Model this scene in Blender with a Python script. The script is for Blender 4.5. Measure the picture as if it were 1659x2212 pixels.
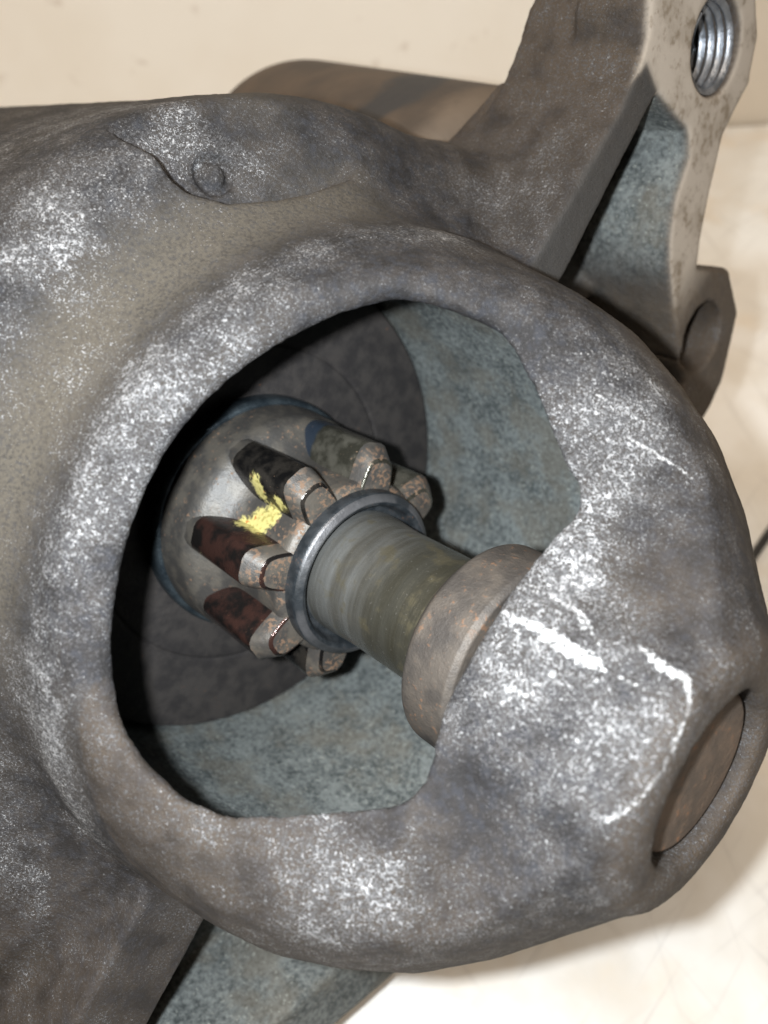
import bpy, bmesh, math, random
import numpy as np
from mathutils import Matrix, Vector

# ---------------------------------------------------------------- frames
# Starter frame S (mm): X along the shaft towards the nose, Y across, Z out of the window.
FPX, WPX, HPX = 1725.0, 1659.0, 2212.0
nx = np.array([1665., 832., -1725.]); nx /= np.linalg.norm(nx)
C0 = np.array([-270. / FPX * 130., 0., 130.])            # pinion flange centre seen from the camera (right, down, forward)
vv = -C0 / np.linalg.norm(C0)
ez = vv - (vv @ nx) * nx; ez /= np.linalg.norm(ez)
ey = np.cross(ez, nx)
NB = np.array([-.05, -.62, -.78]); NB /= np.linalg.norm(NB)   # bench normal
XW = np.array([1., 0, 0]); XW -= (XW @ NB) * NB; XW /= np.linalg.norm(XW)
YW = np.cross(NB, XW)
RW = np.stack([XW, YW, NB])                               # camera frame -> world axes
H_CAM = 186.0                                             # camera height above the bench, mm
MM = 0.001
S2W = RW @ np.stack([nx, ey, ez]).T                        # S -> world rotation
S0W = RW @ C0 + np.array([0, 0, H_CAM])                    # S origin in world, mm
def world_of(p):                                          # S mm -> world mm
    return S2W @ np.asarray(p, float) + S0W
CAM_S = np.stack([nx, ey, ez]) @ (-C0)

# ---------------------------------------------------------------- camera, light, exposure
sc = bpy.context.scene
for o in list(bpy.data.objects): bpy.data.objects.remove(o)
col = sc.collection
cd = bpy.data.cameras.new('camera'); cam = bpy.data.objects.new('camera', cd); col.objects.link(cam)
cd.sensor_fit = 'HORIZONTAL'; cd.sensor_width = 36.0; cd.lens = 36.0 * FPX / WPX
cd.clip_start = 0.005; cd.clip_end = 20.0
R3 = Matrix([list(r) for r in (RW @ np.diag([1., -1., -1.]))])
cam.matrix_world = Matrix.Translation((0, 0, H_CAM * MM)) @ R3.to_4x4()
cd.dof.use_dof = True; cd.dof.focus_distance = 0.094; cd.dof.aperture_fstop = 30.0
sc.camera = cam

wd = bpy.data.worlds.new('World'); sc.world = wd; wd.use_nodes = True
bgn = wd.node_tree.nodes['Background']; bgn.inputs[0].default_value = (1.0, .86, .71, 1); bgn.inputs[1].default_value = .045

def lamp(name, kind, loc, power, color, **kw):
    l = bpy.data.lights.new(name, kind); l.energy = power; l.color = color
    for k, v in kw.items(): setattr(l, k, v)
    o = bpy.data.objects.new(name, l); col.objects.link(o); o.location = loc
    return o
# phone flash: a small lamp beside the lens
fl = RW @ np.array([-9.0, -1.5, 1.0]) + np.array([0, 0, H_CAM])
lamp('flash_lamp', 'POINT', Vector(fl * MM), 1.85, (.91, .965, 1.0), shadow_soft_size=0.0016)
# the workshop's warm ceiling lamp, up and behind the starter
cl = lamp('ceiling_lamp', 'AREA', (-.25, -.15, 1.5), 27.0, (1.0, .85, .69), shape='RECTANGLE', size=1.3, size_y=.5)
cl.rotation_euler = (Vector((0, .12, 0)) - cl.location).to_track_quat('-Z', 'Y').to_euler()

sc.view_settings.view_transform = 'Standard'; sc.view_settings.look = 'None'
sc.view_settings.exposure = 0.0; sc.view_settings.gamma = 1.0
sc.render.engine = 'CYCLES'
sc.render.resolution_x = 768; sc.render.resolution_y = 1024

rng = np.random.default_rng(7); random.seed(7)

# ---------------------------------------------------------------- small numpy helpers
def smin(a, b, k):
    h = np.maximum(k - np.abs(a - b), 0) / k
    return np.minimum(a, b) - h * h * k * .25
def smax(a, b, k): return -smin(-a, -b, k)
def poly2(px, py, pts):
    """signed distance to a closed polygon, negative inside"""
    pts = np.asarray(pts, np.float32); n = len(pts)
    d = np.full(px.shape, 1e9, np.float32); inside = np.zeros(px.shape, bool)
    for i in range(n):
        a = pts[i]; b = pts[(i + 1) % n]; e = b - a
        wx = px - a[0]; wy = py - a[1]
        t = np.clip((wx * e[0] + wy * e[1]) / (e @ e), 0, 1)
        d = np.minimum(d, (wx - e[0] * t) ** 2 + (wy - e[1] * t) ** 2)
        c = (a[1] <= py) != (b[1] <= py)
        if abs(e[1]) > 1e-9:
            inside ^= c & (px < a[0] + (py - a[1]) / e[1] * e[0])
    d = np.sqrt(d)
    return np.where(inside, -d, d)
_lat = rng.random((64, 64, 64)).astype(np.float32) * 2 - 1
def vnoise(p, s):
    q = p * s + 17.3
    i = np.floor(q).astype(np.int32); f = (q - i).astype(np.float32); f = f * f * (3 - 2 * f)
    i &= 63; j = (i + 1) & 63
    def L(a, b, c): return _lat[a, b, c]
    x0, y0, z0 = i.T; x1, y1, z1 = j.T; fx, fy, fz = f.T
    a = L(x0, y0, z0) * (1 - fx) + L(x1, y0, z0) * fx; b = L(x0, y1, z0) * (1 - fx) + L(x1, y1, z0) * fx
    c = L(x0, y0, z1) * (1 - fx) + L(x1, y0, z1) * fx; d = L(x0, y1, z1) * (1 - fx) + L(x1, y1, z1) * fx
    a = a * (1 - fy) + b * fy; c = c * (1 - fy) + d * fy
    return a * (1 - fz) + c * fz

# ---------------------------------------------------------------- the cast drive housing as a distance field
DOME = [(0, -4), (0, 45.2), (25.5, 45.4), (28, 45.7), (30, 46), (32, 46), (38, 44.6), (45, 42.9), (51, 40.8), (56.5, 37.6), (62, 33.7), (67.5, 28), (73, 20.8), (75.8, 17.3), (77.6, 15.0), (78.6, 13.5), (79, 12.3), (79, -4)]
CAV = [(-120, -4), (-120, 41), (40, 41), (46, 38.2), (50, 35.8), (54, 31.5), (57, 27.3), (59.2, 23.5), (60, 21.5), (60, -4)]
ZCX = np.array([-20, 29, 33, 40, 48, 60, 78, 90], np.float32); ZCZ = np.array([110, 48.0, 43.5, 35.2, 27, 18, 14.2, 11.6], np.float32)
WIN = [(33.6, 0), (34.2, 8), (35.6, 14.5), (37.6, 21), (40, 25.3), (42.5, 27.2), (45, 28), (48, 28.4), (49.8, 27.4), (53.9, 23.8), (57.2, 20.4), (60.4, 18.2), (61.3, 16), (60.4, 10), (60.2, 0),
       (60.3, -8), (61.6, -13.4), (60.8, -16.6), (58, -19.4), (54.5, -22.4), (49.8, -26.2), (46.3, -27.2), (42.6, -26.2), (39.2, -23.4), (36.6, -17.8), (34.4, -8)]
EAR_T = [(25, 10), (47, 10), (76.8, 10.6), (81.5, 16.5), (88, 19), (96, 17.5), (102, 10), (103, -2), (101, -8), (96, -12), (87, -13.2), (80, -18), (75, -22), (71.8, -25.5), (78.3, -34.6), (76.5, -45), (66, -53), (60, -54), (40, -52), (25, -40)]
BACK_T = [(25, 7), (79, 7), (84, -4), (78, -14), (71, -24), (74, -34), (70, -46), (60, -52), (25, -45)]
POC_T = [(40, 3.0), (50.3, 2.8), (77, 5.6), (78, 2), (80.0, -4.5), (78.5, -7.8), (72.5, -10.2), (68.5, -14), (66.0, -18), (63.5, -24), (60.5, -31), (58, -41), (40, -41)]
EAR_B = [(-25, 11), (-48, 11), (-76, 10), (-84, 16), (-92, 17), (-102, 9), (-104, -4), (-98, -14), (-67, -46), (-56.6, -57), (-45, -60), (-25, -45)]
POC_B = [(-40, -1), (-49.4, -1), (-66, -2), (-78, -3), (-80, -9), (-66, -28), (-56, -37), (-46, -44), (-40, -44)]
ARM_T = [(25, 10), (60, 10), (70, 10.4), (75, 11.4), (79, 13.2), (83, 15.6), (88, 17), (96, 16), (102, 10), (103, -2), (96, -12), (60, -14), (25, -20)]
ARM_B = [(-25, 11), (-76, 10), (-84, 16), (-92, 17), (-102, 9), (-104, -4), (-96, -14), (-25, -20)]

def prism(x, y, z, pts, x0, x1, rnd):
    d = poly2(y, z, pts) + rnd
    e = np.abs(x - (x0 + x1) / 2) - (x1 - x0) / 2 + rnd
    return np.minimum(np.maximum(d, e), 0) + np.hypot(np.maximum(d, 0), np.maximum(e, 0)) - rnd

def zcut(x, y):
    z = np.interp(x, ZCX, ZCZ).astype(np.float32)
    f = np.clip((x - 60) / 8, 0, 1)
    return z - f * (.75 * np.clip(y - 6.2, 0, 3.5) + .24 * np.maximum(y - 9.7, 0) + .75 * np.clip(-y - 8.0, 0, 3.5) + .24 * np.maximum(-y - 11.5, 0))

def cavity(x, y, z):
    return poly2(x, np.hypot(y, z), CAV)

def housing(p):
    x, y, z = p.T.astype(np.float32)
    r = np.hypot(y, z)
    # rear shell
    dx = x - 16; dr = r - 60
    body = np.minimum(np.maximum(dx + 9, dr + 9), 0) + np.hypot(np.maximum(dx + 9, 0), np.maximum(dr + 9, 0)) - 9
    # neck and dome, with the sloping flat on the window side
    dome = poly2(x, r, DOME)
    cut = (z - zcut(x, y)) * .72
    sharp = np.clip((x - 58) / 8, 0, 1)
    dome = smax(dome, cut, .6 + 2.4 * np.clip((x - 36) / 8, 0, 1) - 2.4 * sharp)
    # ears (mounting flange)
    xs = x - np.clip(y - 48, 0, 60) * .46 * np.clip((33 - x) / 33, 0, 1)
    et = np.minimum(prism(x, y, z, EAR_T, 21, 33, 1.3), prism(xs, y, z, BACK_T, -9, 24, .7))
    at = prism(xs, y, z, ARM_T, 1, 33, .9)
    et = np.minimum(et, at)
    pt = smax(poly2(y, z, POC_T), (-5 + 22 * np.clip((5 - z) / 28, 0, 1) - x) * .7, .8)
    thr = prism(x, y, z, [(40, -21), (63, -25), (58, -40), (40, -40)], -2, 60, .6)
    et = smax(et, -np.minimum(pt, thr), .9)
    et = np.maximum(et, -(np.hypot(y - 91.2, z + .2) - 6.3))
    et = smax(et, -((np.hypot(y - 91.2, z + .2) - 6.7) + np.maximum(33 - x, 0) * .8), .3)
    et = np.maximum(et, -(np.hypot(y - 66, z + 37.5) - 6.2))
    eb = prism(x, y, z, EAR_B, 0, 33, .9)
    ab = prism(x, y, z, ARM_B, -2, 33, .9)
    eb = np.minimum(eb, ab)
    pb = prism(x, y, z, POC_B, 15, 60, .8)
    eb = smax(eb, -pb, .9)
    eb = np.maximum(eb, -(np.hypot(y + 91.2, z) - 6.3))
    ears = np.minimum(et, eb)
    shell = smin(body, dome, 19.0)
    # keep the fillet big on the window side, tight below (pockets)
    kf = np.where(z > 0, 12.0, 2.0) * np.ones_like(x)
    kf = 2.0 + (12.0 + 16.0 * (y < 0)) * np.clip((z - 3) / 12, 0, 1) * np.clip((32 - x) / 12, 0, 1)
    d = smin(shell, ears, kf)
    # dished recess with a step on the shoulder by the upper ear, and an ejector mark in it
    q = p - DC
    u = (q @ DU).astype(np.float32); v = (q @ DV).astype(np.float32); w = (q @ DN).astype(np.float32)
    dish = smax(poly2(u, v, DPOLY), -w, 1.2)
    d = smax(d, -dish, .8)
    ej = np.hypot(u - EJ[0], v - EJ[1])
    d = np.where(np.abs(w) < 3, np.maximum(d, -np.maximum(np.abs(ej - 1.9) - .5, -w - 1.0)), d)
    # cavity, window, bore
    d = smax(d, -cavity(x, y, z), .7)
    win = np.maximum(poly2(x, y, WIN), 4 - z)
    d = smax(d, -win, .7 - .2 * np.clip((x - 40) / 8, 0, 1))
    strip = smax(poly2(x, y, STRIP), (zcut(x, y) - .9 - z) * .75, .5)
    d = smax(d, -strip, .7)
    # boss round the shaft
    boss = np.maximum(np.maximum(r - 18.6 + np.maximum(x - 67, 0) * .42, 60 - x), x - 78)
    boss = smax(boss, cut, .6)
    d = smin(d, boss, .8 + 1.0 * np.clip((x - 62) / 4, 0, 1))
    d = np.maximum(d, -np.maximum(r - 10.9, x - 63))
    d = np.maximum(d, -np.maximum(r - 9.55, 58 - x))
    d = smax(d, -((r - 10.0) + (79 - x) * .9), .4)
    return d
# the dish: floor plane through three points, outline traced in that plane
_pa = np.array([15.2, 25.6, 47.1]); _pb = np.array([18.4, 39.9, 30.5]); _pc = np.array([10.8, 38.0, 44.9])
_n0 = np.array([.78, .42, .46]); _n0 /= np.linalg.norm(_n0)
_pa = _pa - 3.6 * _n0; _pb = _pb - .2 * _n0; _pc = _pc - .6 * _n0
DN = np.cross(_pb - _pa, _pc - _pa); DN /= np.linalg.norm(DN); DN *= np.sign(DN @ _n0)
DC = _pa; DU = (_pb - _pa) / np.linalg.norm(_pb - _pa); DV = np.cross(DN, DU)
DPOLY = [((np.array(q) - DC) @ DU, (np.array(q) - DC) @ DV) for q in
         [(6.0, 27.5, 53.5), (10.5, 26.8, 51.6), (13.4, 27, 49.3), (15.2, 25.6, 47.1), (16.4, 25.3, 45.4), (18.0, 27.0, 41.5), (19.0, 31.5, 37), (19.2, 34.5, 34.6), (18.4, 39.9, 30.5), (16.5, 45.0, 29.9), (13, 48, 37), (8, 43, 47), (2, 36, 54)]]
EJ = ((np.array([13.8, 31.1, 43.1]) - DC) @ DU, (np.array([13.8, 31.1, 43.1]) - DC) @ DV)
STRIP = [(46.5, 29.5), (49.5, 30.4), (52.5, 28.2), (56, 24.5), (58.6, 20.8), (57, 18.5), (53, 22.5), (49, 26)]

def surface_nets(f, lo, hi, h, B=12, margin=1.5):
    lo = np.asarray(lo, float); n = (np.ceil((np.asarray(hi) - lo) / h / B).astype(int)) * B + 1
    V = np.full(n, 1.0, np.float32)
    nb = (n - 1) // B
    bi = np.stack(np.meshgrid(*[np.arange(k) for k in nb], indexing='ij'), -1).reshape(-1, 3)
    cen = lo + (bi + .5) * B * h
    dc = f(cen)
    half = B * h * .5 * 3 ** .5
    V3 = V
    far = np.abs(dc) > half + margin
    for b in bi[far & (dc < 0)]:
        V3[b[0] * B:b[0] * B + B + 1, b[1] * B:b[1] * B + B + 1, b[2] * B:b[2] * B + B + 1] = -1.0
    act = bi[~far]
    g = np.stack(np.meshgrid(*[np.arange(B + 1)] * 3, indexing='ij'), -1).reshape(-1, 3)
    CH = 200
    for s in range(0, len(act), CH):
        a = act[s:s + CH]
        idx = (a[:, None, :] * B + g[None]).reshape(-1, 3)
        v = f(lo + idx * h)
        V3[idx[:, 0], idx[:, 1], idx[:, 2]] = v
    cn = n - 1
    acc = {}; cells_i = []; cells_w = []; quads = []
    st = np.array([cn[1] * cn[2], cn[2], 1])
    for ax in range(3):
        s0 = [slice(None)] * 3; s1 = [slice(None)] * 3
        s0[ax] = slice(0, -1); s1[ax] = slice(1, None)
        A = V3[tuple(s0)]; Bv = V3[tuple(s1)]
        m = (A < 0) != (Bv < 0)
        ijk = np.stack(np.nonzero(m), -1)
        o1, o2 = (ax + 1) % 3, (ax + 2) % 3
        ok = (ijk[:, o1] > 0) & (ijk[:, o2] > 0) & (ijk[:, o1] < cn[o1]) & (ijk[:, o2] < cn[o2])
        ijk = ijk[ok]
        va = A[tuple(ijk.T)]; vb = Bv[tuple(ijk.T)]
        t = va / (va - vb)
        pos = ijk.astype(float); pos[:, ax] += t
        c = []
        for d1, d2 in ((0, 0), (-1, 0), (-1, -1), (0, -1)):
            q = ijk.copy(); q[:, o1] += d1; q[:, o2] += d2
            ci = q @ st; c.append(ci); cells_i.append(ci); cells_w.append(pos)
        c = np.stack(c, 1)
        fl = va >= 0
        c[fl] = c[fl][:, ::-1]
        quads.append(c)
    ci = np.concatenate(cells_i); cw = np.concatenate(cells_w); quads = np.concatenate(quads)
    uq, inv = np.unique(ci, return_inverse=True)
    cnt = np.bincount(inv)
    P = np.stack([np.bincount(inv, cw[:, k]) for k in range(3)], 1) / cnt[:, None]
    faces = np.searchsorted(uq, quads)
    return lo + P * h, faces

def smooth(P, Fq, it=1, lam=.5):
    e0 = Fq.ravel(); e1 = np.roll(Fq, -1, 1).ravel()
    cnt = np.bincount(e0, minlength=len(P)) + np.bincount(e1, minlength=len(P))
    for _ in range(it):
        S = np.zeros_like(P)
        for k in range(3):
            S[:, k] = np.bincount(e0, P[e1, k], len(P)) + np.bincount(e1, P[e0, k], len(P))
        P = P + lam * (S / cnt[:, None] - P)
    return P
def vnormals(P, Fq):
    a = P[Fq[:, 2]] - P[Fq[:, 0]]; b = P[Fq[:, 3]] - P[Fq[:, 1]]
    fn = np.cross(a, b); N = np.zeros_like(P)
    for c in range(4):
        for k in range(3): N[:, k] += np.bincount(Fq[:, c], fn[:, k], len(P))
    return N / (np.linalg.norm(N, axis=1, keepdims=True) + 1e-12)

# ---------------------------------------------------------------- node material helpers
class NT:
    def __init__(s, name):
        s.m = bpy.data.materials.new(name); s.m.use_nodes = True
        s.t = s.m.node_tree; s.t.nodes.clear()
        s.out = s.t.nodes.new('ShaderNodeOutputMaterial'); s.b = s.t.nodes.new('ShaderNodeBsdfPrincipled')
        s.t.links.new(s.b.outputs[0], s.out.inputs[0])
        tc = s.t.nodes.new('ShaderNodeTexCoord'); mp = s.n('ShaderNodeVectorMath', operation='SCALE')
        s.l(tc.outputs['Object'], mp.inputs[0]); mp.inputs[3].default_value = 1000.0
        s.co = mp.outputs[0]                                  # object coordinates in mm
    def n(s, t, **kw):
        x = s.t.nodes.new(t)
        for k, v in kw.items(): setattr(x, k, v)
        return x
    def l(s, a, b): s.t.links.new(a, b)
    def set(s, sock, v):
        if hasattr(v, "is_linked"): s.l(v, sock)
        else: sock.default_value = v
    def noise(s, scale, detail=3, rough=.55, dist=0, co=None, off=None):
        x = s.n('ShaderNodeTexNoise'); x.inputs['Scale'].default_value = scale; x.inputs['Detail'].default_value = detail
        x.inputs['Roughness'].default_value = rough; x.inputs['Distortion'].default_value = dist
        c = co or s.co
        if off is not None:
            a = s.n('ShaderNodeVectorMath', operation='ADD'); s.l(c, a.inputs[0]); a.inputs[1].default_value = (off, off * 1.7, off * .6); c = a.outputs[0]
        s.l(c, x.inputs['Vector']); return x.outputs['Fac']
    def voro(s, scale, feature='F1', co=None, out='Distance'):
        x = s.n('ShaderNodeTexVoronoi', feature=feature); x.inputs['Scale'].default_value = scale
        s.l(co or s.co, x.inputs['Vector']); return x.outputs[out]
    def ramp(s, f, a, b, lo=0., hi=1.):
        x = s.n('ShaderNodeMapRange'); x.interpolation_type = 'SMOOTHSTEP'
        s.set(x.inputs[0], f); s.set(x.inputs[1], a); s.set(x.inputs[2], b); x.inputs[3].default_value = lo; x.inputs[4].default_value = hi
        return x.outputs[0]
    def math(s, op, a, b=0., clamp=False):
        x = s.n('ShaderNodeMath', operation=op); x.use_clamp = clamp
        s.set(x.inputs[0], a); s.set(x.inputs[1], b); return x.outputs[0]
    def mix(s, f, a, b):
        x = s.n('ShaderNodeMix', data_type='RGBA'); s.set(x.inputs[0], f)
        for sock, v in ((x.inputs[6], a), (x.inputs[7], b)):
            if isinstance(v, tuple): sock.default_value = (*v, 1)
            else: s.l(v, sock)
        return x.outputs[2]
    def mixf(s, f, a, b):
        x = s.n('ShaderNodeMix', data_type='FLOAT'); s.set(x.inputs[0], f); s.set(x.inputs[2], a); s.set(x.inputs[3], b); return x.outputs[0]
    def attr(s, name):
        x = s.n('ShaderNodeAttribute', attribute_name=name); return x.outputs['Fac']
    def bump(s, h, dist, strength=1.0, nrm=None):
        x = s.n('ShaderNodeBump'); x.inputs['Distance'].default_value = dist; s.set(x.inputs['Strength'], strength)
        s.l(h, x.inputs['Height'])
        if nrm is not None: s.l(nrm, x.inputs['Normal'])
        return x.outputs[0]
    def done(s, color, rough, metal, normal=None, spec=None):
        s.set(s.b.inputs['Base Color'], (*color, 1) if isinstance(color, tuple) else color)
        s.set(s.b.inputs['Roughness'], rough); s.set(s.b.inputs['Metallic'], metal)
        if normal is not None: s.l(normal, s.b.inputs['Normal'])
        if spec is not None: s.b.inputs['Specular IOR Level'].default_value = spec
        return s.m

def mat_casting():
    k = NT('cast_aluminium')
    big = k.noise(.055, 3); mid = k.noise(.22, 4); sm = k.noise(.9, 4); fine = k.noise(2.6, 3); grit = k.noise(8.0, 2)
    dust_edge_light = k.attr('dust_edge_light'); pat = k.attr('patina'); mach = k.attr('machined'); scr = k.attr('scratch'); spk = k.attr('speck'); brn = k.attr('brown'); drk = k.attr('dark')
    c = k.mix(k.ramp(mid, .35, .68), (.013, .0122, .0125), (.030, .0265, .025))
    c = k.mix(k.ramp(sm, .42, .70), c, (.021, .0215, .025))
    c = k.mix(k.math('MULTIPLY', k.ramp(big, .45, .62), .55), c, (.031, .0255, .0205))
    c = k.mix(k.math('MULTIPLY', brn, k.ramp(mid, .25, .6, .35, .9)), c, (.055, .040, .027))
    dm = k.math('MULTIPLY', dust_edge_light, k.ramp(fine, .30, .62, .35, .95))
    c = k.mix(dm, c, (.050, .0435, .0345))
    pn = k.math('ADD', k.math('MULTIPLY', k.noise(1.2, 6, .75, off=5.), .7), k.math('MULTIPLY', k.noise(.16, 4, .65, off=15.), .3))
    pc = k.mix(k.ramp(pn, .38, .62), (.036, .042, .043), (.145, .158, .155))
    pc = k.mix(k.ramp(k.noise(.09, 4, .65, off=44.), .46, .64, 0, .55), pc, (.098, .088, .070))
    pc = k.mix(k.ramp(k.noise(1.7, 4, .7, off=3.), .58, .68), pc, (.23, .24, .22))
    c = k.mix(pat, c, pc)
    mc = k.mix(k.ramp(mid, .4, .7), (.25, .215, .178), (.19, .16, .128))
    mc = k.mix(k.ramp(k.math('ADD', k.math('MULTIPLY', sm, .6), k.math('MULTIPLY', mid, .4)), .50, .66, 0, .75), mc, (.105, .078, .052))
    c = k.mix(mach, c, mc)
    c = k.mix(k.math('MULTIPLY', drk, .8), c, (.040, .038, .036))
    # pale corrosion grains, in drifts
    th = k.math('SUBTRACT', .69, k.math('MULTIPLY', spk, .12))
    dr = k.math('ADD', k.math('MULTIPLY', k.math('SUBTRACT', mid, .5), .24), k.math('MULTIPLY', k.math('SUBTRACT', big, .5), .24))
    g1 = k.math('ADD', k.noise(3.0, 4, .72, off=31.), dr)
    sp = k.ramp(g1, th, k.math('ADD', th, .035))
    tier = k.ramp(g1, k.math('SUBTRACT', th, .15), k.math('SUBTRACT', th, .03), 0, .8)
    tier = k.math('MULTIPLY', tier, k.math('SUBTRACT', 1., k.math('MAXIMUM', k.math('MAXIMUM', pat, mach), k.math('MAXIMUM', dust_edge_light, drk))))
    c = k.mix(tier, c, (.052, .051, .0525))
    g2 = k.math('ADD', k.noise(5.5, 2, .6, off=57.), dr)
    sp2 = k.ramp(g2, k.math('ADD', th, .02), k.math('ADD', th, .05))
    sp = k.math('MAXIMUM', sp, sp2)
    sp = k.math('MULTIPLY', sp, k.math('SUBTRACT', 1., k.math('MAXIMUM', k.math('MULTIPLY', pat, .75), k.math('MULTIPLY', mach, .8))))
    sp = k.math('MULTIPLY', sp, k.math('SUBTRACT', 1., k.math('MAXIMUM', k.math('MULTIPLY', dust_edge_light, .35), drk)))
    gv = k.ramp(k.noise(1.3, 2, .6, off=91.), .35, .65)
    c = k.mix(k.math('MULTIPLY', sp, .9), c, k.mix(gv, (.085, .085, .088), (.28, .28, .285)))
    sc_ = k.ramp(k.math('ADD', scr, k.math('MULTIPLY', k.math('SUBTRACT', k.noise(2.4, 4, .75, off=77.), .5), 1.15)), .86, 1.02)
    c = k.mix(sc_, c, (.32, .32, .322))
    hgt = k.math('ADD', k.math('MULTIPLY', fine, .45), k.math('ADD', k.math('MULTIPLY', sm, .16), k.math('MULTIPLY', grit, .55)))
    hgt = k.math('ADD', hgt, k.math('MULTIPLY', sp, .30))
    nb = k.bump(hgt, .00030, k.mixf(k.math('MAXIMUM', mach, k.math('MAXIMUM', k.math('MULTIPLY', pat, .2), k.math('MULTIPLY', dust_edge_light, .4))), .8, .2))
    met = k.math('MULTIPLY', k.math('SUBTRACT', 1., k.math('MAXIMUM', dm, k.math('MAXIMUM', pat, mach))), .18)
    met = k.math('ADD', met, k.math('MULTIPLY', sp, .12))
    rough = k.mixf(k.math('MAXIMUM', pat, dm), k.mixf(sp, k.ramp(sm, .3, .7, .62, .80), .5), .85)
    return k.done(c, rough, met, nb, spec=.18)

def mat_steel(name, c1, c2, rough, metal, rust=0.0, rustcol=(.30, .12, .04), bump=.00008, scale=.5, stain=None, rust_thr=.60):
    k = NT(name)
    a = k.noise(scale, 4); b = k.noise(scale * 5, 3); f = k.noise(4.0, 2)
    c = k.mix(k.ramp(a, .35, .65), c1, c2)
    if stain: c = k.mix(k.ramp(k.noise(scale * 1.7, 3, off=12.), .52, .66, 0, .8), c, stain)
    if rust:
        r = k.math('MULTIPLY', k.ramp(k.math('ADD', b, k.math('MULTIPLY', k.math('SUBTRACT', a, .5), .5)), rust_thr, rust_thr + .1), rust)
        r = k.math('MULTIPLY', r, k.ramp(k.noise(.16, 3, .6, off=71.), .44, .60, .04, 1.))
        c = k.mix(r, c, rustcol); mt = k.mixf(r, metal, .0); rg = k.mixf(r, rough, .85)
    else: mt = metal; rg = k.ramp(b, .3, .7, rough * .8, min(rough * 1.25, 1.))
    h = k.math('ADD', b, k.math('MULTIPLY', f, .6))
    return k.done(c, rg, mt, k.bump(h, bump, .8), spec=.35)

# ---------------------------------------------------------------- object helpers
def mesh_obj(name, verts, faces, mat, parent, shade=True, scale=MM):
    me = bpy.data.meshes.new(name)
    V = np.asarray(verts, float) * scale
    me.from_pydata(V.tolist(), [], [tuple(int(i) for i in f) for f in faces]); me.update()
    o = bpy.data.objects.new(name, me); col.objects.link(o)
    if mat: me.materials.append(mat)
    if shade: me.shade_smooth()
    if parent is not None: attach(o, parent)
    return o
def attach(o, parent):
    o.parent = parent
    if parent is STARTER: o.location = -BASE_S * MM           # parts are modelled in the S frame; the Empty stands at the base
def lathe(prof, seg=96, x_axis=True, wob=0.0, cy=0., cz=0., closed=False):
    """profile of (x, r) turned about the X axis"""
    V = []; Fc = []
    n = len(prof)
    for j in range(seg):
        a = 2 * math.pi * j / seg
        for (x, r) in prof:
            V.append((x, cy + r * math.sin(a), cz + r * math.cos(a)))
    for j in range(seg):
        k = (j + 1) % seg
        for i in range(n if closed else n - 1):
            i2 = (i + 1) % n
            Fc.append((j * n + i, j * n + i2, k * n + i2, k * n + i))
    return V, Fc
def rounded(prof, rad, steps=4):
    """round the inner corners of an open (x, r) profile"""
    out = [prof[0]]
    for i in range(1, len(prof) - 1):
        p0, p1, p2 = (np.array(prof[j], float) for j in (i - 1, i, i + 1))
        a = p0 - p1; b = p2 - p1
        la, lb = np.linalg.norm(a), np.linalg.norm(b)
        d = min(rad, la * .45, lb * .45)
        s = p1 + a / la * d; e = p1 + b / lb * d
        for t in np.linspace(0, 1, steps + 1):
            out.append(tuple((1 - t) ** 2 * s + 2 * t * (1 - t) * p1 + t * t * e))
    out.append(prof[-1]); return out
def lathe_obj(name, prof, mat, parent, rad=.4, seg=128, closed=False, cy=0., cz=0.):
    pr = rounded(prof, rad) if rad else prof
    V, Fc = lathe(pr, seg, closed=closed, cy=cy, cz=cz)
    o = mesh_obj(name, V, Fc, mat, parent)
    o.data.set_sharp_from_angle(angle=math.radians(32))
    return o
def tag(o, label, cat, group=None, kind=None):
    if kind: o['kind'] = kind
    o['label'] = label; o['category'] = cat
    if group: o['group'] = group

# ---------------------------------------------------------------- setting: bench, wall
def mat_bench():
    k = NT('bench_top')
    big = k.noise(.008, 3); mid = k.noise(.03, 4); sm = k.noise(.18, 3)
    c = k.mix(k.ramp(mid, .35, .65), (.58, .575, .56), (.50, .475, .435))
    c = k.mix(k.ramp(big, .45, .62, 0, .6), c, (.62, .645, .655))
    mp = k.n('ShaderNodeMapping'); k.l(k.co, mp.inputs[0]); mp.inputs['Rotation'].default_value = (0, 0, .5); mp.inputs['Scale'].default_value = (.012, .30, 1)
    st = k.noise(.02, 5, .6, off=8.)
    c = k.mix(k.ramp(st, .52, .66, 0, .5), c, (.52, .45, .36))
    for q, (rot, sx) in enumerate(((.95, .4), (-.55, .55), (1.45, .45), (2.3, .6))):
        vr = k.n('ShaderNodeVectorRotate', rotation_type='Z_AXIS'); k.l(k.co, vr.inputs['Vector']); vr.inputs['Angle'].default_value = rot
        m2 = k.n('ShaderNodeMapping'); k.l(vr.outputs[0], m2.inputs[0]); m2.inputs['Scale'].default_value = (.022, sx * .75, 1)
        m2.inputs['Location'].default_value = (q * 3.7, q * 7.1, 0)
        ln = k.noise(1.0, 2, .5, co=m2.outputs[0])
        c = k.mix(k.ramp(ln, .60, .76, 0, .28), c, (.30, .285, .28))
    sp = k.voro(.035)
    c = k.mix(k.math('MULTIPLY', k.ramp(sp, .16, .06), k.ramp(mid, .45, .6, 0, .4)), c, (.45, .33, .22))
    return k.done(c, k.ramp(sm, .3, .7, .35, .55), 0., k.bump(sm, .0002, .4))
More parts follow.
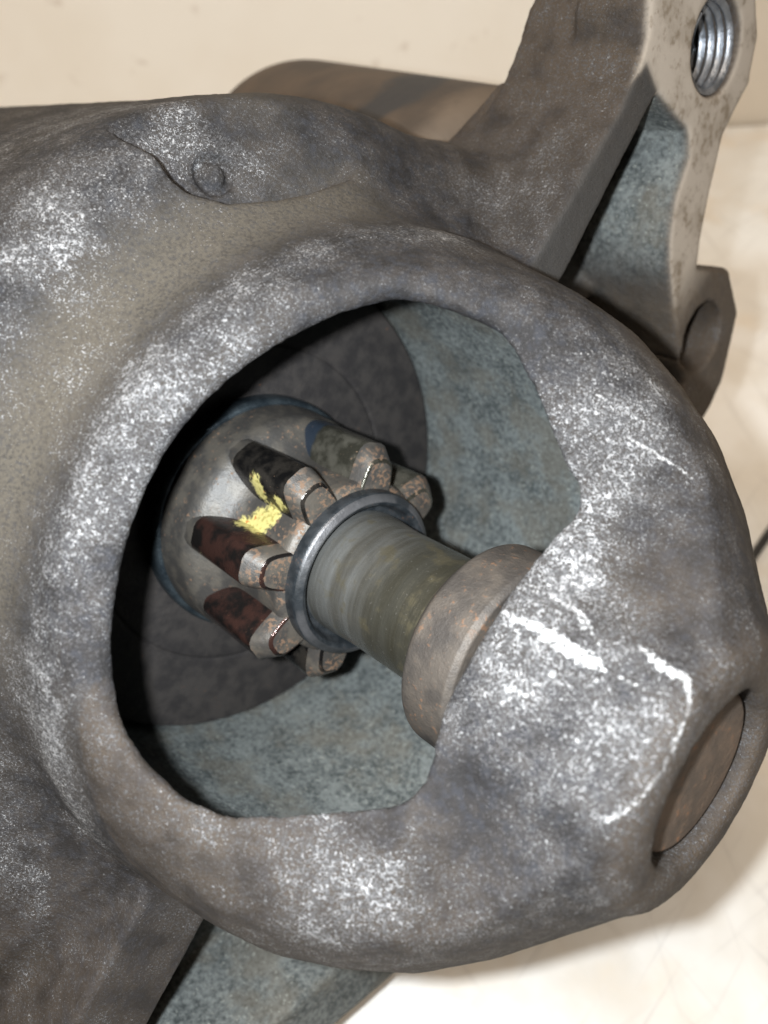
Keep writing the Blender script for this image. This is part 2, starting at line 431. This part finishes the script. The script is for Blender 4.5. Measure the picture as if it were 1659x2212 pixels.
def mat_wall():
    k = NT('painted_wall')
    mid = k.noise(.02, 3); sm = k.noise(.06, 3)
    c = k.mix(k.ramp(mid, .35, .65), (.88, .84, .77), (.85, .80, .72))
    c = k.mix(k.ramp(sm, .62, .74, 0, .5), c, (.46, .36, .29))
    return k.done(c, .6, 0., k.bump(sm, .0004, .3))

def ray_bench(px, py, z=0.):
    d = RW @ np.array([(px - 829.5) / FPX, (py - 1106) / FPX, 1.])
    t = (z - H_CAM) / d[2]
    return np.array([0, 0, H_CAM]) + d * t
WALL_Y = ray_bench(1630, 272)[1]
mb = mat_bench()
bench = mesh_obj('workbench', [(-900, -700, 0), (900, -700, 0), (900, WALL_Y, 0), (-900, WALL_Y, 0),
                               (-900, -700, -30), (900, -700, -30), (900, WALL_Y, -30), (-900, WALL_Y, -30)],
                 [(0, 1, 2, 3), (4, 7, 6, 5), (0, 4, 5, 1), (1, 5, 6, 2), (2, 6, 7, 3), (3, 7, 4, 0)], mb, None, shade=False)
bench['kind'] = 'structure'
wall = mesh_obj('back_wall', [(-900, WALL_Y + 2, -30), (900, WALL_Y + 2, -30), (900, WALL_Y + 2, 900), (-900, WALL_Y + 2, 900),
                              (-900, WALL_Y + 40, -30), (900, WALL_Y + 40, -30), (900, WALL_Y + 40, 900), (-900, WALL_Y + 40, 900)],
                [(0, 1, 2, 3), (5, 4, 7, 6), (3, 2, 6, 7), (0, 4, 5, 1), (1, 5, 6, 2), (0, 3, 7, 4)], mat_wall(), None, shade=False)
wall['kind'] = 'structure'

# ---------------------------------------------------------------- the starter motor
BASE_S = S2W.T @ (np.array([S0W[0], S0W[1], 0.]) - S0W)      # the bench point below the S origin
STARTER = bpy.data.objects.new('starter_motor', None); col.objects.link(STARTER)
STARTER.empty_display_size = .02
STARTER.matrix_world = Matrix.Translation(Vector(world_of(BASE_S) * MM)) @ Matrix([list(r) for r in S2W]).to_4x4()
tag(STARTER, 'corroded grey starter motor lying on the bench, its pinion visible through the open nose', 'starter motor')

P, Fq = surface_nets(housing, (-82, -106, -62), (82, 105, 62), .55)
for _ in range(3):
    P = smooth(P, Fq, 1, .55); P = smooth(P, Fq, 1, -.57)
P = smooth(P, Fq, 1, .3)
N = vnormals(P, Fq)
x, y, z = P.T; r = np.hypot(y, z)
cavd = cavity(*P.T.astype(np.float32))
rad_n = (N[:, 1] * y + N[:, 2] * z) / (r + 1e-6)
inner = np.clip((1.6 - np.abs(cavd)) / 1.0, 0, 1) * (r < 46) * np.clip((-rad_n - .35) / .3 + np.clip((-N[:, 0] - .4) / .3, 0, 1), 0, 1) * np.clip((zcut(x.astype(np.float32), y.astype(np.float32)) - 2.0 - z) / 3, 0, 1) * np.clip((34 - z) / 3 + (20 - x) / 4, 0, 1)
mach = np.clip((1.3 - np.abs(x - 33)) / .8, 0, 1) * np.clip((N[:, 0] - .55) / .35, 0, 1) * ((y > 52) & (z < 30)) * np.clip((z + 31) / 9, .1, 1)
mach *= np.where(poly2(y.astype(np.float32), z.astype(np.float32), [(40, 3), (50, 3), (77, 6), (77.3, 10.8), (40, 10.8)]) < 0, 0, 1)
pock = ((x < 32.2) & (x > 10) & (np.abs(y) > 46) & (z < 6) & (r > 46) & (N[:, 0] > -.2)).astype(float) * (poly2(np.abs(y).astype(np.float32), z.astype(np.float32), [(40, 6), (79, 6), (82, -6), (70, -30), (58, -44), (40, -44)]) < 1.5)
pock = np.maximum(pock, ((y < -40) & (z < -2) & (N[:, 0] > .3)).astype(float))
patina = np.clip(np.maximum(inner, pock * .9), 0, 1) * (1 - .85 * (y > 40) * np.clip((-z - 14) / 8, 0, 1) * (r > 47))
rough_amp = (1 - mach) * (1 - .6 * patina)
P = P + N * (rough_amp * (.10 * vnoise(P, .12) + .04 * vnoise(P, .5) + .05 * vnoise(P, 1.4)))[:, None]
ang = np.degrees(np.arctan2(y, z))
def bell(v, c, w): return np.exp(-((v - c) / w) ** 2)
dust_edge_light = bell(x, 22.5, 5.5) * np.clip((r - 42) / 2, 0, 1) * np.clip((56 - r) / 4, 0, 1) * np.clip((ang + 42) / 16, 0, 1) * np.clip((60 - ang) / 10, 0, 1)
dust_edge_light = np.maximum(dust_edge_light, np.clip((y - 37) / 5, 0, 1) * np.clip((14 - x) / 6, 0, 1) * (r > 55) * np.clip((50 - y) / 6, 0, 1) * .8)  # tan along the shell's top edge: warm room light painted in
brown = np.clip((y - 52) / 25, 0, 1) * .75 + np.clip((x - 76.5) / 2.5, 0, 1) * .8 + np.clip((y - 20) / 15, 0, 1) * np.clip((16 - z) / 10, 0, 1) * .8 * (x > 40) + np.clip((-y - 40) / 20, 0, 1) * .35 + (y > 40) * np.clip((-z - 20) / 8, 0, 1)  * .9 + .45 * np.clip((-y - 14) / 12, 0, 1) * (x > 38) + .3 * np.exp(-((x - 71) ** 2 + (y - 13) ** 2) / 40)
speck = .22 + .85 * bell(x, 31.5, 4.5) * (z > 20) * (r > 41) + .8 * bell(x, 66, 9) * np.clip((z - 12) / 4, 0, 1) + .75 * bell(r, 56, 5) * (x > -20) * (x < 24) * (z > 10) * (y < 36) + .4 * np.clip((x - 40) / 10, 0, 1) * (z > 5)
speck = speck * (1 - .95 * np.exp(-((x - 63) ** 2 + (y + 14.5) ** 2) / 42)) * (1 - .75 * np.exp(-((x - 71) ** 2 + (y - 13) ** 2) / 26)) * (1 - .6 * np.exp(-((x - 50) ** 2 + (y + 33) ** 2) / 40)) * (1 - .6 * np.exp(-((x - 47) ** 2 + (y - 33) ** 2) / 50))
speck = np.clip(speck - .12 * np.exp(-((x - 63) ** 2 + (y + 14.5) ** 2) / 42), -.3, 1)
# scratches and bruised ridges on the nose: polylines on the surface seen at these places
def trace(px, py):
    d = np.stack([nx, ey, ez]) @ np.array([(px - 829.5) / FPX, (py - 1106) / FPX, 1.])
    t = 40.
    for _ in range(120):
        q = CAM_S + d * t
        v = float(housing(q[None])[0])
        if v < .02: break
        t += max(v, .05) * .8 / np.linalg.norm(d)
    return CAM_S + d * t
SCR = [([(1085, 1322, .1), (1150, 1350, .35), (1200, 1385, .75), (1250, 1418, .7), (1305, 1445, .15)], 1.0), ([(1300, 1442, .1), (1360, 1475, .05), (1430, 1500, .05), (1480, 1497, .05)], .75),
       ([(1490, 1490, .2), (1488, 1540, .1), (1460, 1600, .15), (1435, 1660, .08), (1395, 1710, .12), (1345, 1755, .15), (1310, 1772, .3)], .85),
       ([(1385, 1400, .1), (1430, 1438, .45), (1480, 1465, .3), (1492, 1495, .1)], 1.0), ([(1190, 1285, .05), (1240, 1315, .3), (1268, 1345, .35), (1255, 1365, .05)], .85), ([(1270, 1345, .1), (1290, 1390, .1), (1302, 1430, .1)], .8),
       ([(1085, 1300, .3), (1110, 1268, .5), (1180, 1275, .4)], .55), ([(1350, 945, .05), (1410, 975, .15), (1495, 1035, .1)], .85), ([(1285, 850, .05), (1330, 885, .15), (1400, 915, .05)], .8), ([(1245, 765, .05), (1300, 758, .05)], .6),
       ([(1290, 800, .05), (1330, 815, .1)], .5), ([(1395, 780, .05), (1430, 812, .1)], .6), ([(1405, 905, .0), (1480, 945, .05)], .5), ([(1085, 1310, .2), (1000, 1470, .2)], .5), ([(975, 1610, .3), (1150, 1690, .1), (1310, 1775, .3)], .35)]
scr = np.zeros(len(P))
for pts, s in SCR:
    q = [trace(p[0], p[1]) for p in pts]
    for a, b, wa, wb in zip(q[:-1], q[1:], [p[2] for p in pts[:-1]], [p[2] for p in pts[1:]]):
        lo_ = np.minimum(a, b) - 2.5; hi_ = np.maximum(a, b) + 2.5
        m = np.nonzero(((P > lo_) & (P < hi_)).all(1))[0]
        e = b - a; t = np.clip(((P[m] - a) @ e) / (e @ e), 0, 1)
        dd = np.linalg.norm(P[m] - a - t[:, None] * e, axis=1)
        ww = wa + (wb - wa) * t
        scr[m] = np.maximum(scr[m], (.66 + .34 * s) * np.clip(1 - np.maximum(dd - ww, 0) / 1.3, 0, 1))
dark = ((np.abs(x - 33) < .7) & (N[:, 0] > .75) & (y > 44) & (z > 2) & (z < 10.7)).astype(float) * (1 - mach)
hm = mat_casting()
me = bpy.data.meshes.new('drive_housing')
me.vertices.add(len(P)); me.vertices.foreach_set('co', (P * MM).astype(np.float32).ravel())
me.loops.add(Fq.size); me.loops.foreach_set('vertex_index', Fq.astype(np.int32).ravel())
me.polygons.add(len(Fq)); me.polygons.foreach_set('loop_start', np.arange(0, Fq.size, 4, dtype=np.int32))
me.update(calc_edges=True); me.validate()
def soft(v, it=2):
    for _ in range(it):
        e0 = Fq.ravel(); e1 = np.roll(Fq, -1, 1).ravel()
        a = np.bincount(e0, v[e1], len(v)) + np.bincount(e1, v[e0], len(v)); c = np.bincount(e0, minlength=len(v)) + np.bincount(e1, minlength=len(v))
        v = .4 * v + .6 * a / c
    return v
mach = soft(mach, 1); patina = soft(patina, 5); dark = soft(dark)
for nm, v in (('dust_edge_light', dust_edge_light), ('patina', patina), ('machined', mach), ('scratch', scr), ('speck', speck), ('brown', np.clip(brown, 0, 1)), ('dark', dark)):
    a = me.attributes.new(nm, 'FLOAT', 'POINT'); a.data.foreach_set('value', v.astype(np.float32))
me.shade_smooth(); me.materials.append(hm)
HOUS = bpy.data.objects.new('drive_housing', me); col.objects.link(HOUS); attach(HOUS, STARTER)
HOUS['label'] = 'rough grey casting with white corrosion specks and scratches'

# --- drive parts inside the nose
m_plate = mat_steel('clutch_plate_steel', (.019, .017, .017), (.034, .030, .028), .6, .1, rust=.7, rustcol=(.22, .085, .03), bump=.00010, scale=.35, rust_thr=.72)
m_flange = mat_steel('flange_steel', (.060, .056, .050), (.088, .078, .063), .8, .0, rust=.4, rustcol=(.22, .12, .055), scale=.25, rust_thr=.70, bump=.00005)
m_rim = mat_steel('blued_rim', (.025, .034, .042), (.06, .075, .085), .38, .7, scale=.4)
def mat_shaft():
    k = NT('oily_shaft_lit_end')
    sx = k.n('ShaderNodeSeparateXYZ'); k.l(k.co, sx.inputs[0])
    mp = k.n('ShaderNodeMapping'); k.l(k.co, mp.inputs[0]); mp.inputs['Scale'].default_value = (1.0, .12, .12)
    band = k.noise(.45, 3, .6, co=mp.outputs[0]); tm = k.noise(1.1, 2, .5, co=mp.outputs[0]); bl = k.noise(.30, 4); sp = k.noise(2.2, 3)
    c = k.mix(k.ramp(band, .25, .80), (.105, .10, .085), (.20, .205, .20))
    c = k.mix(k.ramp(sx.outputs[0], 33., 40., 0, .8), c, (.052, .048, .032))  # pinion end stays paler as a painted flash highlight; olive tone beyond
    c = k.mix(k.ramp(bl, .52, .66, 0, .6), c, (.12, .105, .065))
    c = k.mix(k.ramp(sp, .64, .72, 0, .35), c, (.22, .21, .19))
    h = k.math('ADD', k.math('MULTIPLY', tm, .8), k.math('MULTIPLY', sp, .25))
    return k.done(c, k.ramp(bl, .35, .65, .26, .42), .70, k.bump(h, .00016, .9))
m_shaft = mat_shaft()
m_collar = mat_steel('rusty_collar', (.032, .028, .025), (.058, .049, .041), .62, .2, rust=.5, rustcol=(.13, .062, .028), scale=.3, bump=.00012, rust_thr=.60)
m_ring = mat_steel('stop_ring_steel', (.020, .024, .028), (.045, .050, .055), .38, .5, rust=.3, scale=.5)
m_lip = mat_steel('lip_glint_steel', (.05, .053, .056), (.11, .11, .115), .42, .6, scale=.12, stain=(.025, .03, .035))  # paler than the ring: flash glint on the chamfer put into the colour
m_end = mat_steel('rusty_shaft_end', (.050, .036, .026), (.080, .055, .038), .75, .1, rust=.4, rustcol=(.24, .10, .035), scale=.35, bump=.00015)
m_thread = mat_steel('bright_thread', (.14, .15, .165), (.26, .27, .29), .36, .85, scale=.4)
m_sol = mat_steel('solenoid_brown', (.040, .028, .018), (.075, .052, .034), .75, .0, rust=.25, scale=.06, bump=.0004)
def mat_solenoid():
    k = NT('grimy_solenoid')
    sx = k.n('ShaderNodeSeparateXYZ'); k.l(k.co, sx.inputs[0])
    a = k.noise(.05, 4); b = k.noise(.25, 4)
    c = k.mix(k.ramp(a, .35, .65), (.026, .018, .012), (.052, .035, .022))
    u = k.math('ADD', sx.outputs[0], k.math('ADD', k.math('MULTIPLY', k.math('SUBTRACT', a, .5), 22.), k.math('MULTIPLY', sx.outputs[2], -.45)))
    st = k.math('MULTIPLY', k.ramp(u, -40., -37.), k.ramp(u, -27., -30.))
    c = k.mix(k.math('MULTIPLY', st, .9), c, (.010, .010, .011))
    c = k.mix(k.ramp(u, -24., -14., 0, .6), c, (.085, .062, .042))
    return k.done(c, .75, 0., k.bump(b, .0004, .5))
m_sol = mat_solenoid()
m_black = mat_steel('black_rubber', (.018, .018, .018), (.03, .03, .03), .6, 0., scale=.3)
m_bush = mat_steel('bushing_bronze', (.16, .13, .095), (.22, .185, .14), .5, .6, scale=.4)

def mat_tooth(name, c1, c2, metal, rough, rthr, stains=False, blue=False):
    k = NT(name)
    a = k.noise(.35, 4); b = k.noise(1.6, 3); f = k.noise(5., 2)
    c = k.mix(k.ramp(a, .4, .62), c1, c2)
    if stains: c = k.mix(k.ramp(k.noise(.28, 3, off=9.), .55, .68, 0, .75), c, (.10, .045, .035))
    sxx = k.n('ShaderNodeSeparateXYZ'); k.l(k.co, sxx.inputs[0])
    if blue: c = k.mix(k.ramp(k.math('ADD', sxx.outputs[0], k.math('MULTIPLY', a, 2.)), 14.5, 13.6, 0, .9), c, (.035, .050, .075))
    # rusty towards the front end
    sx = k.n('ShaderNodeSeparateXYZ'); k.l(k.co, sx.inputs[0])
    fr = k.ramp(sx.outputs[0], 15., 25.)
    rs = k.ramp(k.math('ADD', b, k.math('MULTIPLY', fr, .10)), .0 + rthr, rthr + .08)
    rs = k.math('MULTIPLY', rs, k.ramp(k.noise(.22, 2, off=61.), .42, .58, .05, 1.))
    c = k.mix(k.math('MULTIPLY', rs, .7), c, (.14, .080, .045))
    met = k.mixf(rs, metal, .1); rg = k.mixf(rs, rough, .8)
    # dabs of yellow marking paint
    ym = None
    for (p, rad) in PAINT:
        d = k.n('ShaderNodeVectorMath', operation='DISTANCE'); k.l(k.co, d.inputs[0]); d.inputs[1].default_value = tuple(p)
        e = k.math('ADD', d.outputs['Value'], k.math('MULTIPLY', k.math('SUBTRACT', b, .5), 2.4))
        q = k.ramp(e, rad, rad * .62, 0, .93)
        ym = q if ym is None else k.math('MAXIMUM', ym, q)
    yc = k.mix(k.ramp(b, .48, .62), (.42, .37, .14), (.28, .24, .075))
    yc = k.mix(k.ramp(k.noise(1.1, 2, off=4.), .62, .72), yc, (.35, .12, .03))
    c = k.mix(ym, c, yc); met = k.mixf(ym, met, 0.); rg = k.mixf(ym, rg, .38)
    h = k.math('ADD', k.math('MULTIPLY', b, .6), k.math('ADD', k.math('MULTIPLY', f, .3), k.math('MULTIPLY', ym, .6)))
    return k.done(c, rg, met, k.bump(h, .00012, .9))

ROOT_R, TIP_R = 13.0, 18.0
TEETH = [21 + 45 * i for i in range(8)]
def ps(px, py, x=None, R=None):
    d = np.stack([nx, ey, ez]) @ np.array([(px - 829.5) / FPX, (py - 1106) / FPX, 1.])
    if R is not None:
        A = d[1] ** 2 + d[2] ** 2; Bq = 2 * (CAM_S[1] * d[1] + CAM_S[2] * d[2]); Cq = CAM_S[1] ** 2 + CAM_S[2] ** 2 - R * R
        t = (-Bq - max(Bq * Bq - 4 * A * Cq, 0) ** .5) / 2 / A
    else: t = (x - CAM_S[0]) / d[0]
    return CAM_S + d * t
PAINT = [(ps(565, 1040, R=15.8), 2.0), (ps(555, 1070, R=15.), 1.9), (ps(600, 1090, R=15.), 1.4), (ps(560, 1125, R=13.2), 2.5), (ps(530, 1145, R=13.), 2.2), (ps(585, 1115, R=13.), 2.0), (ps(463, 1185, R=16.0), 1.7), (ps(585, 1275, R=16.), .9)]
m_tooth = mat_tooth('dark_tooth_steel', (.010, .0095, .0095), (.040, .035, .030), .6, .17, .70, stains=False)
m_olive = mat_tooth('olive_tooth_steel', (.045, .043, .033), (.115, .108, .088), .65, .24, .70, blue=True)
m_red = mat_tooth('brown_tooth_steel', (.042, .021, .017), (.012, .0105, .010), .5, .16, .70, stains=False)
TOOTH_M = {66: m_olive, 111: m_olive, 291: m_red, 336: m_red}
m_core = mat_tooth('pinion_core_steel', (.040, .037, .034), (.070, .062, .052), .2, .5, .60, stains=False)

lathe_obj('clutch_plate', [(-6, 0.1), (-6, 39.6), (-1.6, 39.6), (-1.6, 27.4), (-1.9, 27.0), (-1.6, 26.6), (-1.6, 0.1)], m_plate, STARTER, .35, 160)
fo = lathe_obj('pinion_flange', [(-1.6, 10), (-1.6, 18.2), (2.2, 18.2), (2.2, 10)], m_flange, STARTER, .5, 128)
lathe_obj('rim', [(-1.5, 18.1), (-.9, 19.4), (1.7, 19.4), (2.4, 18.9), (2.35, 18.1)], m_rim, fo, .4, 128)
pg = lathe_obj('pinion_gear', [(1, 9), (1, 18.0), (2.5, 18.5), (8.2, 18.15), (9.6, 17.4), (10.8, 15.8), (12.0, 14.2), (13.6, ROOT_R + .2), (16, ROOT_R), (24.2, ROOT_R), (25.2, ROOT_R - 1.1), (25.2, 9)], m_core, STARTER, .8, 160)
def tooth_mesh(ang):
    bm = bmesh.new()
    secs = [(4.5, 0, 0), (10.2, 0, 0), (22.6, 0, 0), (25.0, 1.9, .6)]       # x, tip lowering, narrowing
    half = [(ROOT_R - 1.2, 3.3), (ROOT_R + .1, 3.2), (13.9, 3.1), (14.9, 3.0), (16.0, 2.8), (17.0, 2.5), (17.7, 1.9), (TIP_R, 1.1)]
    tr = [(-h, rr) for rr, h in half] + [(h, rr) for rr, h in half[::-1]]
    rings = []
    ca, sa = math.cos(math.radians(ang)), math.sin(math.radians(ang))
    for (xx, lo_, nr) in secs:
        ring = []
        for (t, rr) in tr:
            f = (rr - ROOT_R) / (TIP_R - ROOT_R)
            rr2 = rr - lo_ * max(f, 0); t2 = t - math.copysign(min(nr, abs(t) * .4), t)
            xx2 = xx
            yy = rr2 * sa + t2 * ca; zz = rr2 * ca - t2 * sa
            ring.append(bm.verts.new((xx2, yy, zz)))
        rings.append(ring)
    top = len(half) - 1
    for q, (a, b) in enumerate(zip(rings[:-1], rings[1:])):
        for i in range(len(tr) - 1):
            f = bm.faces.new((a[i], a[i + 1], b[i + 1], b[i])); f.smooth = True
            f.material_index = 1 if q != 1 else 0      # bare flanks, grey lands and ends
    bm.faces.new(rings[0][::-1]).material_index = 1; bm.faces.new(rings[-1]).material_index = 1
    bmesh.ops.recalc_face_normals(bm, faces=bm.faces)
    ed = [e for e in bm.edges if len(e.link_faces) == 2 and e.calc_face_angle(0) > .75]
    bmesh.ops.bevel(bm, geom=ed, offset=.34, segments=3, affect='EDGES', profile=.5, clamp_overlap=True)
    me = bpy.data.meshes.new('tooth')
    for v in bm.verts: v.co *= MM
    bm.to_mesh(me); bm.free(); return me
for a in TEETH:
    me = tooth_mesh(a); me.materials.append(TOOTH_M.get(a, m_tooth)); me.materials.append(m_core)
    t = bpy.data.objects.new('tooth', me); col.objects.link(t); attach(t, pg)
    me.shade_smooth(); me.set_sharp_from_angle(angle=math.radians(34))
sr = lathe_obj('stop_ring', [(24.8, 11.8), (24.8, 12.1), (26.6, 12.1), (27.1, 11.8), (27.5, 11.1), (27.3, 10.4), (25.6, 9.8), (25.4, 8.5)], m_ring, STARTER, .3, 128)
lathe_obj('lip', [(26.95, 11.98), (27.2, 11.82), (27.6, 11.12), (27.55, 10.95)], m_lip, sr, .1, 128)
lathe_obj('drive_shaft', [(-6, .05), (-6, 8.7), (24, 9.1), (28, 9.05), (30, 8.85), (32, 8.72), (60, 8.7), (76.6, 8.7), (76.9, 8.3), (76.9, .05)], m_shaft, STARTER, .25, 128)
lathe_obj('thrust_collar', [(47.4, 8.5), (47.4, 11.3), (48.9, 13.0), (49.3, 13.15), (55.2, 13.15), (55.9, 12.6), (55.9, 8.5)], m_collar, STARTER, .2, 128)
lathe_obj('bushing', [(58.8, 8.8), (58.8, 10.9), (62.0, 10.9)], m_bush, STARTER, .3, 96)
lathe_obj('shaft_end_cap', [(76.6, 8.75), (77.1, 8.75), (77.5, 8.3), (77.4, 6), (77.4, .05)], m_end, STARTER, .25, 96)
# thread of the mounting hole
def thread_mesh(cy, cz, x0, x1, R, pitch, depth, seg=64):
    turns = int((x1 - x0) / pitch) + 1; V = []; Fc = []
    pr = [(0, 0), (.18, 0), (.5, -depth), (.68, -depth), (1.0, 0)]
    tot = turns * seg
    for s in range(tot + 1):
        a = 2 * math.pi * s / seg
        for (u, dr) in pr:
            xx = x0 + (s / seg + u) * pitch; rr = R + dr
            V.append((xx, cy + rr * math.sin(a), cz + rr * math.cos(a)))
    m = len(pr)
    for s in range(tot):
        for i in range(m - 1): Fc.append((s * m + i, s * m + i + 1, (s + 1) * m + i + 1, (s + 1) * m + i))
    return V, Fc
V, Fc = thread_mesh(91.2, -.2, 6, 31.2, 6.35, 1.5, .8)
mesh_obj('screw_thread', V, Fc, m_thread, STARTER)

lathe_obj('motor_yoke', [(-112, .1), (-112, 50), (-106, 57), (-78, 57), (-78, 52)], m_sol, STARTER, 2, 96)
# --- solenoid beside the shell, behind the upper ear
so = lathe_obj('solenoid', [(-90, .1), (-90, 15), (-85, 23), (-75, 26), (-6, 26), (-2, 23), (-2, .1)], m_sol, STARTER, 5, 96)
so.location = Vector((-BASE_S + np.array([0, 65, -17])) * MM); so.rotation_euler = (0, 0, math.radians(-9))
def tube(pts, R, seg=12):
    V = []; Fc = []
    pts = [np.asarray(p, float) for p in pts]
    for i, p in enumerate(pts):
        t = pts[min(i + 1, len(pts) - 1)] - pts[max(i - 1, 0)]; t /= np.linalg.norm(t)
        u = np.cross(t, (0, 0, 1)); u /= np.linalg.norm(u); v = np.cross(u, t)
        for j in range(seg):
            a = 2 * math.pi * j / seg; V.append(p + R * (math.cos(a) * u + math.sin(a) * v))
    for i in range(len(pts) - 1):
        for j in range(seg):
            k2 = (j + 1) % seg; Fc.append((i * seg + j, i * seg + k2, (i + 1) * seg + k2, (i + 1) * seg + j))
    Fc.append(list(range(seg))[::-1]); Fc.append([len(V) - seg + j for j in range(seg)])
    return V, Fc
def pd(px, py, dep):
    return CAM_S + np.stack([nx, ey, ez]) @ np.array([(px - 829.5) / FPX, (py - 1106) / FPX, 1.]) * dep
# ---------------------------------------------------------------- a thin wire on the bench at the right
w0 = ray_bench(1560, 1300, 1.2); w1 = ray_bench(1648, 1170, 1.2); w2 = ray_bench(1760, 1010, 1.2)
cu = [w0, w1, w2, w2 + (w2 - w1) * .8]
V, Fc = tube(cu, 1.2)
wire = mesh_obj('wire', V, Fc, m_black, None)
tag(wire, 'thin dark wire lying on the bench behind the starter nose', 'wire')
